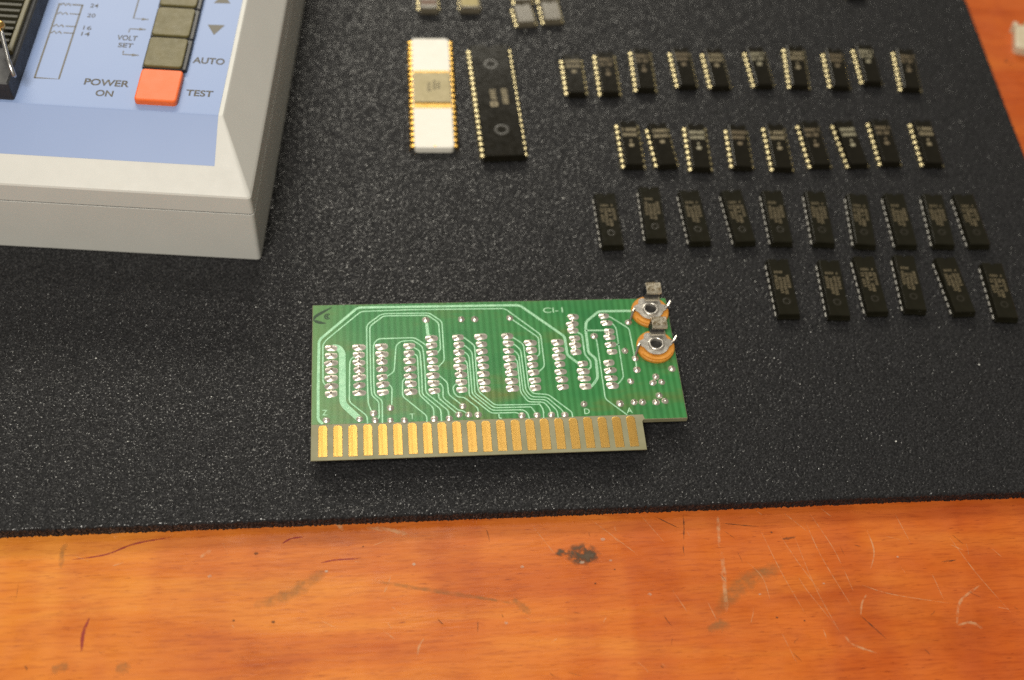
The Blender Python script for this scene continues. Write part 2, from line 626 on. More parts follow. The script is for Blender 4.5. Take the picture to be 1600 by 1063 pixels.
# ---------------------------------------------------------------- measured layout (millimetres)
TRACES = [
    (0.85, [(-2.22, -9.6), (-3.48, -8.32), (-3.55, 3.38), (-3.41, 17.36), (-2.95, 18.51), (7.47, 29.16), (49.83, 28.77), (53.92, 28.65), (65.78, 17.16), (65.9, 10.65), (69.0, 7.48)]),
    (0.42, [(-1.18, 2.24), (-2.24, 3.81), (-2.35, 16.37), (-1.48, 17.95), (8.34, 27.74), (20.97, 27.98), (49.5, 27.63), (59.01, 18.02), (59.09, 7.04), (56.9, 4.9)]),
    (0.42, [(50.7, 24.23), (58.28, 17.06), (58.11, 11.23), (56.85, 10.11)]),
    (0.42, [(11.37, -6.59), (10.7, -5.89), (9.95, -3.69), (9.82, 2.92), (9.88, 22.22), (10.37, 23.39), (13.87, 26.42), (15.31, 26.77), (22.14, 26.69), (27.78, 26.62), (31.19, 23.51), (31.22, 9.9), (29.43, 7.82)]),
    (0.42, [(11.66, -9.15), (12.46, -8.64), (12.82, -7.85), (12.8, -2.98), (10.9, -0.99), (10.74, 2.88), (10.75, 21.9), (11.24, 22.92), (14.58, 25.8), (15.53, 25.98), (22.11, 25.88), (27.27, 25.88), (30.26, 23.09), (30.37, 13.82), (29.42, 12.69)]),
    (0.42, [(13.64, -10.0), (13.72, -2.73), (11.7, -0.74), (11.54, 2.86), (11.65, 15.43), (12.03, 16.87), (13.23, 18.0), (21.84, 18.08), (23.26, 17.98), (24.87, 16.76), (26.47, 15.25)]),
    (0.42, [(14.85, 4.89), (17.2, 6.68), (17.96, 15.53), (19.31, 16.91), (21.81, 17.09), (22.87, 17.06), (25.28, 15.0), (25.54, 12.68), (25.69, 6.63), (25.65, -0.56), (31.52, -6.64), (31.51, -9.1)]),
    (0.42, [(22.56, 12.7), (23.78, 11.89), (23.83, 6.7), (23.85, -1.23), (27.52, -5.62), (27.49, -9.1)]),
    (0.42, [(22.64, 14.94), (24.56, 13.4), (24.75, 6.67), (24.69, -1.12), (29.46, -6.13), (29.49, -10.0)]),
    (0.42, [(28.62, -0.37), (29.12, -1.27), (29.07, -2.45), (34.14, -8.04)]),
    (0.42, [(28.99, 2.3), (29.86, 2.27), (30.42, 1.06), (30.25, -2.49), (34.22, -6.59), (35.43, -6.78), (36.95, -8.15)]),
    (0.42, [(28.89, 5.47), (29.85, 4.68), (31.74, 2.51), (31.79, -1.37), (35.53, -5.18)]),
    (0.42, [(35.2, 2.09), (33.95, 1.98), (33.15, 0.96), (33.3, -0.83), (34.21, -2.34), (35.93, -2.4), (39.65, -6.21), (39.53, -8.1)]),
    (0.42, [(20.74, 4.88), (19.42, 3.68), (19.26, -1.53), (25.6, -8.1), (25.53, -10.0)]),
    (0.42, [(14.79, 2.3), (15.81, 2.39), (16.45, 1.32), (16.23, -5.18)]),
    (0.42, [(7.02, 12.31), (5.57, 11.66), (5.05, 10.1), (4.85, -2.84), (9.56, -7.5), (9.67, -10.0)]),
    (2.0, [(0.34, 15.58), (1.88, 15.4), (3.01, 13.65), (3.04, -3.37), (7.4, -8.32)]),
    (0.95, [(27.49, 18.34), (26.99, 19.01), (26.78, 24.28)]),
    (0.42, [(36.08, 17.73), (37.15, 17.7), (39.95, 14.83), (39.9, 1.88), (40.13, -0.77), (44.28, -5.29), (55.98, -5.48), (56.48, -5.3), (57.39, -7.16), (57.24, -10.0)]),
    (0.42, [(35.94, 15.24), (37.22, 14.91), (39.11, 12.67), (39.14, 1.91), (39.03, -1.18), (43.97, -6.16), (54.0, -6.23), (54.31, -6.56), (55.53, -8.9)]),
    (0.42, [(35.79, 12.63), (37.32, 12.58), (38.18, 11.11), (38.28, 1.94), (38.3, -1.45), (43.42, -6.99), (51.94, -7.1), (53.08, -8.31), (53.28, -10.0)]),
    (0.42, [(35.64, 10.04), (37.27, 9.7), (37.56, 8.55), (37.58, 1.96), (37.44, -2.01), (43.11, -7.88), (50.14, -7.91), (51.4, -9.12)]),
    (0.42, [(45.15, -7.96), (45.13, -9.52), (45.86, -9.61)]),
    (0.42, [(49.44, 17.79), (51.1, 17.28), (53.82, 14.79), (54.01, 0.01), (54.99, -1.88), (59.19, -2.34), (65.19, -8.35), (65.17, -10.0)]),
    (0.42, [(49.46, 15.25), (51.19, 15.0), (52.86, 12.88), (53.17, -0.77), (54.48, -2.91), (58.74, -3.24), (62.45, -7.46), (63.16, -9.06)]),
    (0.42, [(49.52, 12.66), (51.11, 12.74), (52.15, 11.23), (52.37, -0.99), (54.04, -3.81), (58.3, -4.02), (61.15, -7.6), (61.2, -10.0)]),
    (0.42, [(49.43, 10.16), (51.19, 9.85), (51.6, 9.07), (51.66, -1.46), (53.46, -4.58), (57.82, -4.8), (59.16, -6.92), (59.48, -8.93)]),
    (0.55, [(68.42, 19.29), (69.81, 18.44), (70.87, 17.59), (70.83, 10.81), (72.28, 8.4), (72.11, 6.06), (70.29, 5.15)]),
    (0.85, [(87.66, 25.36), (85.36, 25.76), (76.64, 25.81), (72.55, 22.22), (72.09, 19.58), (72.01, 11.17), (73.85, 9.33), (73.6, 2.53), (71.44, -0.27), (69.72, 0.17)]),
    (0.6, [(72.19, 19.09), (78.8, 18.97)]),
    (0.42, [(74.28, 17.09), (74.83, 15.66), (74.88, -4.37), (80.3, -9.8)]),
    (0.42, [(77.94, 24.11), (79.58, 23.86), (84.68, 19.4), (84.96, 9.96), (85.06, 8.77), (85.04, 5.05)]),
    (0.42, [(78.47, 21.63), (80.1, 21.38), (80.96, 19.72), (80.92, 2.66), (79.08, 0.42), (77.42, 0.02)]),
    (0.42, [(81.13, 13.86), (78.84, 13.93)]),
]
VIAS= [(84.81, 21.65), (74.28, 17.09), (82.49, 11.62), (85.09, 8.96), (85.04, 5.05), (82.74, 1.25), (95.01, 5.1), (90.06, 2.54), (88.96, 0.54), (91.48, 0.68), (90.1, -3.78), (88.89, -5.93), (91.44, -5.65), (82.76, -5.71), (85.09, -5.79), (78.79, -6.02), (68.79, -5.84), (26.68, 24.28), (36.78, 24.18), (40.62, 24.07), (-1.3, -8.47), (7.55, -8.44), (11.32, -6.67), (11.68, -8.95), (15.78, -9.1), (19.53, -9.24), (15.88, -5.16), (27.57, -9.06), (31.6, -9.1), (35.51, -5.27), (34.29, -8.0), (36.97, -8.1), (39.5, -8.19), (50.7, 24.23), (51.4, -8.87), (55.53, -8.9), (59.48, -8.93), (63.16, -9.06)]
EXTRA_PADS= [(69.03, 24.09), (68.49, 21.52), (68.41, 19.21), (68.61, 16.46), (68.51, 14.06), (68.48, 11.68), (77.94, 24.11), (78.47, 21.63), (78.83, 18.64), (78.67, 16.55), (78.67, 13.94), (78.79, 11.46)]
TABLE_MARKS = [
    ('pen', 0.5, [(-65.9, -42.2), (-57.3, -41.1), (-50.4, -38.4), (-40.6, -36.8)]),
    ('pen', 0.5, [(-13.1, -40.1), (-10.7, -38.7), (-7.4, -38.3)]),
    ('pen', 0.8, [(-60.5, -67.2), (-60.6, -62.3), (-59.5, -58.1)]),
    ('pen', 0.4, [(-3.2, -46.0), (0.8, -45.3), (6.9, -45.2)]),
    ('smear', 2.6, [(-19.8, -57.0), (-11.2, -54.5), (-1.6, -48.2)]),
    ('smear', 3.2, [(117.8, -52.3), (112.2, -54.2), (107.4, -56.0), (102.2, -59.8), (96.8, -65.5)]),
    ('smear', 2.2, [(94.3, -69.3), (97.6, -68.2), (100.6, -68.6)]),
    ('smear', 1.5, [(45.4, -58.3), (48.0, -60.8), (49.8, -62.7)]),
    ('smear', 0.8, [(9.5, -51.4), (20.5, -54.0), (35.4, -57.2), (46.4, -59.8)]),
    ('smear', 1.8, [(-67.1, -71.7), (-64.9, -70.7), (-63.0, -70.3)]),
    ('smear', 2, [(-52.1, -71.7), (-50.3, -71.7), (-48.3, -71.1)]),
    ('smear', 1.0, [(-68.0, -44.7), (-68.2, -39.4), (-67.2, -37.6)]),
    ('scratch', 0.22, [(120.4, -36.4), (126.3, -42.9)]),
    ('scratch', 0.22, [(113.4, -41.6), (116.7, -54.4), (121.0, -67.4)]),
    ('scratch', 0.22, [(122.2, -43.4), (124.8, -58.9), (128.7, -72.4)]),
    ('scratch', 0.22, [(126.3, -40.0), (128.5, -50.8), (133.9, -66.7)]),
    ('scratch', 0.22, [(127.7, -36.7), (131.9, -47.4), (133.6, -54.5)]),
    ('scratch', 0.22, [(133.6, -54.5), (134.7, -60.7)]),
    ('scratch', 0.22, [(164.5, -45.3), (169.1, -56.9), (175.3, -68.8)]),
    ('scratch', 0.22, [(151.5, -38.2), (153.7, -47.7)]),
    ('scratch', 0.22, [(118.3, -43.2), (121.8, -51.8), (126.2, -61.0)]),
    ('scratch', 0.22, [(131.2, -35.8), (133.9, -38.8)]),
    ('scratch', 0.22, [(113.2, -35.8), (114.9, -37.3)]),
    ('scratch', 0.22, [(107.8, -50.5), (111.3, -55.5), (112.2, -62.3)]),
    ('scratch', 0.22, [(86.8, -57.4), (90.1, -64.5)]),
    ('scratch', 0.22, [(95.6, -61.5), (97.2, -66.8)]),
    ('scratch', 0.22, [(120.9, -55.9), (122.6, -60.1), (128.4, -71.0)]),
    ('scratch', 0.22, [(157.0, -56.3), (158.3, -64.6)]),
    ('scratch', 0.22, [(137.1, -58.8), (144.8, -61.9), (160.1, -65.3)]),
    ('scratch', 0.22, [(113.3, -70.9), (115.6, -79.4)]),
    ('scratch', 0.9, [(102.7, -36.8), (101.3, -46.7)]),
    ('scratch', 1.3, [(101.9, -47.4), (100.1, -65.0)]),
    ('scratch', 0.4, [(142.6, -42.9), (143.0, -49.3), (140.7, -54.8)]),
    ('scratch', 0.5, [(138.0, -61.5), (136.1, -64.1), (135.0, -67.4)]),
    ('scratch', 0.7, [(169.4, -60.3), (162.5, -64.8), (159.6, -71.3)]),
    ('scratch', 0.8, [(159.6, -71.3), (163.7, -70.8), (166.3, -72.6)]),
    ('scratch', 0.6, [(129.4, -72.4), (131.2, -75.1), (137.5, -78.0)]),
    ('scratch', 0.5, [(12.9, -55.1), (13.8, -53.1), (14.8, -50.4)]),
    ('scratch', 0.5, [(20.7, -72.3), (21.3, -69.8), (22.6, -67.7)]),
    ('scratch', 1.0, [(0.0, -34.2), (1.7, -35.5), (2.7, -37.1)]),
    ('scratch', 1.2, [(8.3, -36.4), (14.2, -37.2), (19.9, -39.0)]),
    ('scratch', 0.9, [(-33.7, -43.1), (-30.9, -41.1)]),
    ('scratch', 0.2, [(67.7, -36.2), (79.9, -48.0)]),
    ('scratch', 0.2, [(81.6, -35.8), (87.2, -44.6)]),
    ('scratch', 0.2, [(52.1, -37.4), (58.0, -47.0)]),
    ('crack', 0.35, [(93.3, -36.3), (92.9, -39.9), (92.2, -43.8)]),
    ('crack', 0.3, [(85.4, -36.4), (91.4, -40.2)]),
    ('crack', 0.25, [(103.3, -39.3), (113.5, -40.8)]),
    ('crack', 0.7, [(118.7, -44.7), (122.7, -44.3)]),
    ('crack', 0.5, [(160.2, -53.3), (164.9, -53.0)]),
    ('crack', 0.3, [(135.0, -67.4), (140.3, -74.2)]),
]
TABLE_SPOTS = [('chip', 48.7, -49.5, 0.71), ('chip', 70.7, -42.6, 0.89), ('chip', 72.0, -48.8, 0.54), ('chip', 127.3, -58.0, 0.54), ('chip', 149.1, -51.3, 0.54), ('chip', -1.6, -48.4, 0.62), ('chip', -30.9, -48.4, 0.8), ('chip', 20.8, -47.5, 0.71), ('chip', 43.3, -64.8, 0.71), ('chip', 80.9, -58.8, 0.8), ('chip', 109.7, -60.2, 0.54), ('dot', 72.7, -51.4, 0.36), ('dot', 67.2, -55.1, 0.45), ('dot', 119.9, -68.0, 0.45), ('dot', -19.5, -42.5, 0.8), ('dot', -14.7, -61.6, 0.71), ('dot', -24.4, -60.7, 0.45), ('dot', 116.3, -42.6, 0.45), ('dot', 112.9, -66.8, 0.45), ('dot', 240.6, 138.9, 0.54), ('dot', 231.5, 148.4, 0.89), ('dot', 239.1, 140.2, 0.89), ('dot', 7.8, -41.8, 0.36), ('dot', 236.9, 121.0, 0.45)]
LOGIC = [(14, 80.92, 128.1, 0.5), (16, 92.37, 128.88, -0.7), (16, 104.9, 130.6, -1.7), (14, 119.01, 131.39, 0.3), (14, 130.41, 130.84, 0.3), (14, 145.58, 131.46, 0.4), (16, 158.92, 131.63, -5.6), (14, 172.83, 130.49, -4.0), (14, 184.37, 132.55, -2.5), (16, 198.05, 129.87, -6.6), (16, 95.84, 95.65, -0.5), (14, 106.22, 95.01, 2.8), (16, 117.97, 94.09, -2.6), (14, 131.65, 93.89, -3.4), (16, 144.64, 93.63, -2.2), (16, 157.04, 94.74, 0.6), (16, 169.3, 94.78, 2.8), (16, 181.12, 95.38, -1.4), (16, 195.41, 94.74, -2.8)]
MEMORY = [(84.61, 63.18, 0.3), (98.75, 65.59, -1.4), (111.69, 63.95, 0.9), (125.54, 63.73, 2.1), (137.85, 63.3, -1.9), (151.4, 62.71, -4.2), (164.54, 61.5, -6.0), (177.22, 61.25, -2.8), (189.62, 60.91, -5.1), (200.44, 60.66, -1.8), (134.17, 35.42, -1.9), (149.6, 34.59, -3.7), (161.26, 35.8, -1.5), (173.56, 35.98, -4.7), (187.42, 34.75, 0.9), (200.85, 32.26, -3.9)]
SINK = 1.35                      # the packages are pressed this far into the foam
DUST = [(66.6, 152.0), (74.8, 151.3), (114.4, 48.1), (-1.9, 134.7), (9.0, 125.4), (12.1, 119.0), (-6.5, 118.3), (-10.6, 119.2), (11.2, 87.2), (16.9, 74.7), (71.8, 74.2), (125.0, 47.8), (-6.4, 155.1), (36.1, 83.0), (87.0, 116.8), (138.5, 148.2), (210.5, 121.8), (210.6, 106.3), (81.1, 67.4), (126.8, 39.5), (22.8, 47.1), (-21.8, 34.1), (-65.0, 17.4), (-32.8, 3.5), (132.7, 2.0), (155.9, -18.1), (127.0, 11.2), (187.6, 6.9), (-53.9, -10.0), (113.0, 161.7)]

# ---------------------------------------------------------------- the table top
mb = MB()
TABLE = 2.0
mb.box(-620, 700, -320, 760, TABLE - 28, TABLE)
table = mb.build('table_top', M['wood'])
table['kind'] = 'structure'
_z = TABLE + 0.02
for kind, w, pts in TABLE_MARKS:
    path = smooth_path(pts, 8)
    decal({'smear': 'smear', 'pen': 'pen_mark', 'scratch': 'scratch', 'crack': 'crack'}[kind], path, w * {'smear': 1.7, 'pen': 1.3, 'scratch': 1.35, 'crack': 1.3}[kind], _z, M[kind], table, True, 0.25)
    _z += 0.0012
for kind, x, y, r in TABLE_SPOTS:
    spot('dent' if kind == 'chip' else 'dark_spot', x, y, r * .8, r * .6, _z, M['chip_mark'] if kind == 'chip' else M['crack'], table, .25)
    _z += 0.0012
# small wear all over the varnish
for k in range(95):
    x, y = rng.uniform(-95, 215), rng.uniform(-95, -37)
    a_ = rng.gauss(-.9, .7)
    ln = rng.uniform(.8, 5.0)
    decal('scratch', smooth_path([(x, y), (x + ln * math.cos(a_) * .5 + rng.uniform(-.2, .2), y + ln * math.sin(a_) * .5), (x + ln * math.cos(a_), y + ln * math.sin(a_))], 4),
          rng.uniform(.10, .40), _z, M['scratch'] if rng.random() < .6 else M['crack'], table, True, .3)
    _z += 0.0006
spot('knot', 64.8, -46.8, 4.9, 3.5, _z, M['knot'], table, .10)
spot('knot', 65.4, -47.2, 3.4, 2.4, _z + .0012, M['knot'], table, .15)
spot('knot', 59.8, -46.0, 2.3, 1.3, _z + .0024, M['knot'], table, .2)
spot('dent', 64.4, -49.0, .8, .5, _z + .0036, M['chip_mark'], table, .2)

# ---------------------------------------------------------------- the foam mat
def foam_mat():
    r = np.random.RandomState(11)
    xs = np.concatenate([np.arange(-262, -112, 1.2), np.arange(-112, 227.6, 0.285), [227.8]])
    ys = np.concatenate([[-35.2], np.arange(-34.8, 195, 0.285), np.arange(195, 330, 1.2)])
    nx, ny = len(xs), len(ys)
    X, Y = np.meshgrid(xs, ys, indexing='ij')
    Z = np.full_like(X, 6.0)
    fine = np.where((X > -112) & (Y < 195), 1.0, 3.0)
    inner = np.ones_like(X)
    inner[0] = inner[-1] = 0
    inner[:, 0] = inner[:, -1] = 0
    X = X + r.uniform(-.11, .11, X.shape) * fine
    Y = Y + r.uniform(-.11, .11, Y.shape) * fine
    Z = Z - np.abs(r.normal(0, .085, Z.shape)) * fine
    pores = r.rand(*Z.shape) < 0.10
    Z[pores] -= r.uniform(.2, .55, pores.sum())
    Z += .22 * np.sin(X / 23.0 + 1.3) * np.cos(Y / 17.0) * 0.6 - 0.12
    # soft ragged edge
    for k, dz in ((0, .5), (1, .15)):
        Z[-1 - k] -= dz * r.uniform(.5, 1.2, ny)
        Z[:, k] -= dz * r.uniform(.5, 1.2, nx)
    X[-1] += r.uniform(-.15, .15, ny)
    Y[:, 0] += r.uniform(-.15, .15, nx)
    # the sheet lies a trifle askew: its right edge leans out towards the back
    X += np.clip((Y - 60) * 0.03, -2.6, 4.0) * ((X + 262) / 490.0)
    top = np.stack([X, Y, Z], -1).reshape(-1, 3)
    ids = np.arange(nx * ny).reshape(nx, ny)
    q = np.stack([ids[:-1, :-1], ids[1:, :-1], ids[1:, 1:], ids[:-1, 1:]], -1).reshape(-1, 4)
    ring = np.concatenate([ids[:, 0], ids[-1, 1:], ids[-2::-1, -1], ids[0, -2:0:-1]])
    verts = [top]
    faces = [q]
    prev = ring
    base = len(top)
    n = len(ring)
    for z in (4.6, 4.1, 3.6, 3.1, 2.5, 2.0):
        P = top[ring].copy()
        P[:, 2] = z + (r.uniform(-.2, .2, n) if z > 2 else 0)
        P[:, 0] += r.uniform(-.14, .14, n)
        P[:, 1] += r.uniform(-.14, .14, n)
        verts.append(P)
        cur = np.arange(base, base + n)
        base += n
        faces.append(np.stack([np.roll(prev, -1), prev, cur, np.roll(cur, -1)], -1))
        prev = cur
    V = np.concatenate(verts) * MM
    Fq = np.concatenate(faces).astype(np.int32)
    me = bpy.data.meshes.new('foam_mat')
    me.vertices.add(len(V))
    me.vertices.foreach_set('co', V.ravel())
    me.loops.add(Fq.size)
    me.loops.foreach_set('vertex_index', Fq.ravel())
    me.polygons.add(len(Fq))
    me.polygons.foreach_set('loop_start', np.arange(0, Fq.size, 4, dtype=np.int32))
    me.polygons.foreach_set('loop_total', np.full(len(Fq), 4, dtype=np.int32))
    me.materials.append(M['foam'])
    me.update(calc_edges=True)
    me.validate()
    o = bpy.data.objects.new('foam_mat', me)
    COL.objects.link(o)
    return o


foam = tag(foam_mat(), 'sheet of black conductive foam lying on the orange wooden table', 'foam mat')
FOAM = 6.0
# specks of dust caught on the foam
for i, (x, y) in enumerate(DUST):
    mb = MB()
    r0 = rng.uniform(.16, .34)
    o1 = ellipse(0, 0, r0, r0 * .8, 7, .3)
    mb.loft([[(a * .7, b * .7, 0) for a, b in o1], [(a, b, r0 * .5) for a, b in o1], [(a * .4, b * .4, r0) for a, b in o1]])
    d_ = mb.build('dust_speck', M['dust'], foam)
    d_.location = Vector((x, y, FOAM - .12)) * MM

# ---------------------------------------------------------------- the circuit board, solder side up
TOP = 5.0                        # board face above the foam
board = empty('circuit_board', (0, 0, FOAM))
tag(board, 'green circuit board with gold edge fingers and rows of solder joints', 'circuit board')
OUT = [(-5.35, -20.9), (84.25, -20.9), (84.25, -11.9), (84.7, -11.35), (96.9, -11.35), (96.95, 30.2), (-5.3, 30.4)]
mb = MB()
ins = lambda k: [(x + (k if x < 0 else -k), y + (k if y < -10 else -k)) for x, y in OUT]
# the connector edge is bevelled underneath
mb.loft([[(x, y + (1.3 if y < -20 else 0), TOP - 1.6) for x, y in OUT], [(x, y + (.08 if y < -20 else 0), TOP - .45) for x, y in OUT], [(x, y, TOP - 0.08) for x, y in OUT], [(x, y, TOP) for x, y in ins(0.08)]])
lam = mb.build('laminate', M['laminate'], board)
MASK = [(-5.22, -9.75), (84.6, -9.75), (85.0, -11.2), (96.78, -11.22), (96.82, 30.06), (-5.18, 30.26)]
mb = MB()
mb.prism(MASK, TOP + 0.004, TOP + 0.03)
mb.build('solder_mask', M['mask'], board)
# gold fingers, round at the inner end
fo = [(-1.22, -19.85), (1.22, -19.85)] + [(.24 + .98 * math.cos(t), -11.15 + .98 * math.sin(t)) for t in [math.pi / 2 * k / 4 for k in range(5)]] + [(-.24 + .98 * math.cos(t), -11.15 + .98 * math.sin(t)) for t in [math.pi / 2 * (1 + k / 4) for k in range(5)]]
mb = MB()
mb.loft([[(x, y, TOP + 0.003) for x, y in fo], [(x, y, TOP + 0.05) for x, y in fo], [(x * .95, -15 + (y + 15) * .985, TOP + 0.075) for x, y in fo]])
fm = mb.mesh('gold_finger', M['gold'])
for i in range(22):
    inst(fm, 'gold_finger', board, (-2.22 + 3.964 * i, -0.05 * (i % 3), 0))
# copper tracks
for w, pts in TRACES:
    mb = MB()
    path = fillet(pts, 0.9 if w < 1 else 1.5)
    ribbon(mb, path, w * .9, TOP + 0.02, TOP + 0.075)
    mb.build('trace', M['trace'], board)


def dome(rx, ry, h, stub=True, sq=2.6, n=16):
    """a solder joint: an oval meniscus round the clipped end of a pin"""
    m_ = MB()
    loops = []
    for k, (s, z) in enumerate(((1.0, 0.0), (0.97, 0.10), (0.86, 0.30), (0.66, 0.55), (0.42, 0.82), (0.24, 1.0))):
        lp = []
        for j in range(n):
            t = 2 * math.pi * j / n
            c, s_ = math.cos(t), math.sin(t)
            e = (abs(c) ** sq + abs(s_) ** sq) ** (-1 / sq)
            b = k / 5.0
            e = e * (1 - b) + b
            a_ = rx * (1 - b) + ry * b
            lp.append((a_ * s * e * c, ry * s * e * s_, h * z))
        loops.append(lp)
    m_.loft(loops, 0, False, True)
    if stub:
        p = [(0.27 * math.cos(2 * math.pi * j / 8), 0.22 * math.sin(2 * math.pi * j / 8) + 0.05) for j in range(8)]
        m_.loft([[(x, y, h * 0.8) for x, y in p], [(x, y, h * 1.55) for x, y in p]], 1)
    return m_


pad_meshes = [dome(1.74 * a, 1.09 * b, h, True, q).mesh('solder_joint', [M['solder'], M['pin_stub']], True)
              for a, b, h, q in ((1, 1, .52, 3.0), (1.05, 1.03, .62, 2.5), (.95, .98, .46, 3.3))]
flat_pad = dome(1.62, 1.06, .40, False, 3.0).mesh('solder_joint', [M['solder'], M['pin_stub']], True)
via_meshes = [dome(1.12, 1.12, .75, True, 2.0, 14).mesh('solder_joint', [M['solder'], M['pin_stub']], True),
              dome(1.05, 1.08, .55, False, 2.0, 14).mesh('solder_joint', [M['solder'], M['pin_stub']], True)]
COLS = [(0, 7), (7.62, 7), (13.97, 7), (21.59, 7), (27.94, 8), (35.56, 8), (41.91, 8), (49.53, 8), (55.88, 7), (63.5, 7), (69.85, 4), (77.47, 4)]
for ci, (cx, cnt) in enumerate(COLS):
    for r in range(cnt):
        k = rng.choice((0, 0, 1, 2))
        me = flat_pad if (ci, r) in ((2, 0), (5, 0)) else pad_meshes[k]
        inst(me, 'solder_joint', board, (cx + rng.uniform(-.08, .08), r * 2.54 + rng.uniform(-.09, .09), TOP + .028), rng.uniform(-.12, .12),
             (rng.uniform(.88, 1.08), rng.uniform(.90, 1.07), rng.uniform(.75, 1.2)))
for i, (x, y) in enumerate(EXTRA_PADS):
    inst(pad_meshes[i % 3], 'solder_joint', board, (x, y, TOP + .028), rng.uniform(-.1, .1), (rng.uniform(.88, 1.0), rng.uniform(.9, 1.0), rng.uniform(.8, 1.1)))
for x, y in VIAS:
    inst(via_meshes[0 if (y > -4.9 or x > 66) else 1], 'solder_joint', board, (x, y, TOP + .028), rng.uniform(0, 6.28), (rng.uniform(.88, 1.06), rng.uniform(.88, 1.06), rng.uniform(.8, 1.2)))
# places where solder has run across from one joint to the next
bridge = dome(0.62, 0.75, .42, False, 2.0, 12).mesh('solder_bridge', [M['solder'], M['pin_stub']], True)
for x, y in ((7.5, 8.9), (7.6, 6.4), (7.4, 11.4), (13.9, 11.4), (35.4, 6.35), (49.4, 6.3), (68.7, 22.8), (68.5, 20.4), (68.5, 15.2), (68.5, 12.9), (78.7, 17.6)):
    inst(bridge, 'solder_bridge', board, (x, y, TOP + .032), rng.uniform(-.4, .4), (rng.uniform(.8, 1.2), 1, 1))
# legends
for ch, x, y, s in (('Z', -2.5, -6.9, 1.75), ('T', 20.95, -8.95, 1.75), ('D', 68.55, -9.05, 1.75), ('A', 80.3, -9.2, 1.75)):
    lettering(ch, s, M['silk'], board, (x, y, TOP + 0.02), 0, 0.95, 0.04, offset=0.012)
lettering('CI-1', 1.85, M['silk'], board, (60.5, 25.75, TOP + 0.02), 0, 1.25, 0.04, offset=0.008, width=5.8)
# the etched logo in the corner: a beak of two brush strokes and a small ring
mb = MB()
P1 = smooth_path([(-5.0, 25.0), (-4.45, 26.3), (-2.5, 27.8), (0.1, 29.45)], 6)
ribbon(mb, P1, 0.95, TOP + 0.02, TOP + 0.05, taper=True)
P2 = smooth_path([(-5.0, 25.05), (-3.7, 24.35), (-1.6, 23.85)], 6)
ribbon(mb, P2, 1.0, TOP + 0.02, TOP + 0.055, taper=True)
for rad, w in ((0.85, .42), (0.28, .42)):
    ribbon(mb, [(-1.0 + rad * math.cos(math.radians(a)), 26.25 + rad * math.sin(math.radians(a))) for a in range(50, 311, 20)], w, TOP + 0.02, TOP + 0.052)
mb.build('logo', M['ink'], board)
# packages on the hidden component side carry the board
for x0, x1, y0, y1 in ((-.6, 8.2, -1.8, 17), (13.4, 22.2, -1.8, 17), (27.4, 36.1, -1.8, 19.6), (41.4, 50.1, -1.8, 19.6), (55.3, 64.1, -1.8, 17), (69.2, 78.1, -1.2, 9)):
    mb = MB()
    mb.box(x0 + 1.1, x1 - 1.1, y0, y1, -0.3, TOP - 1.7)
    mb.build('chip_body', M['epoxy'], board)


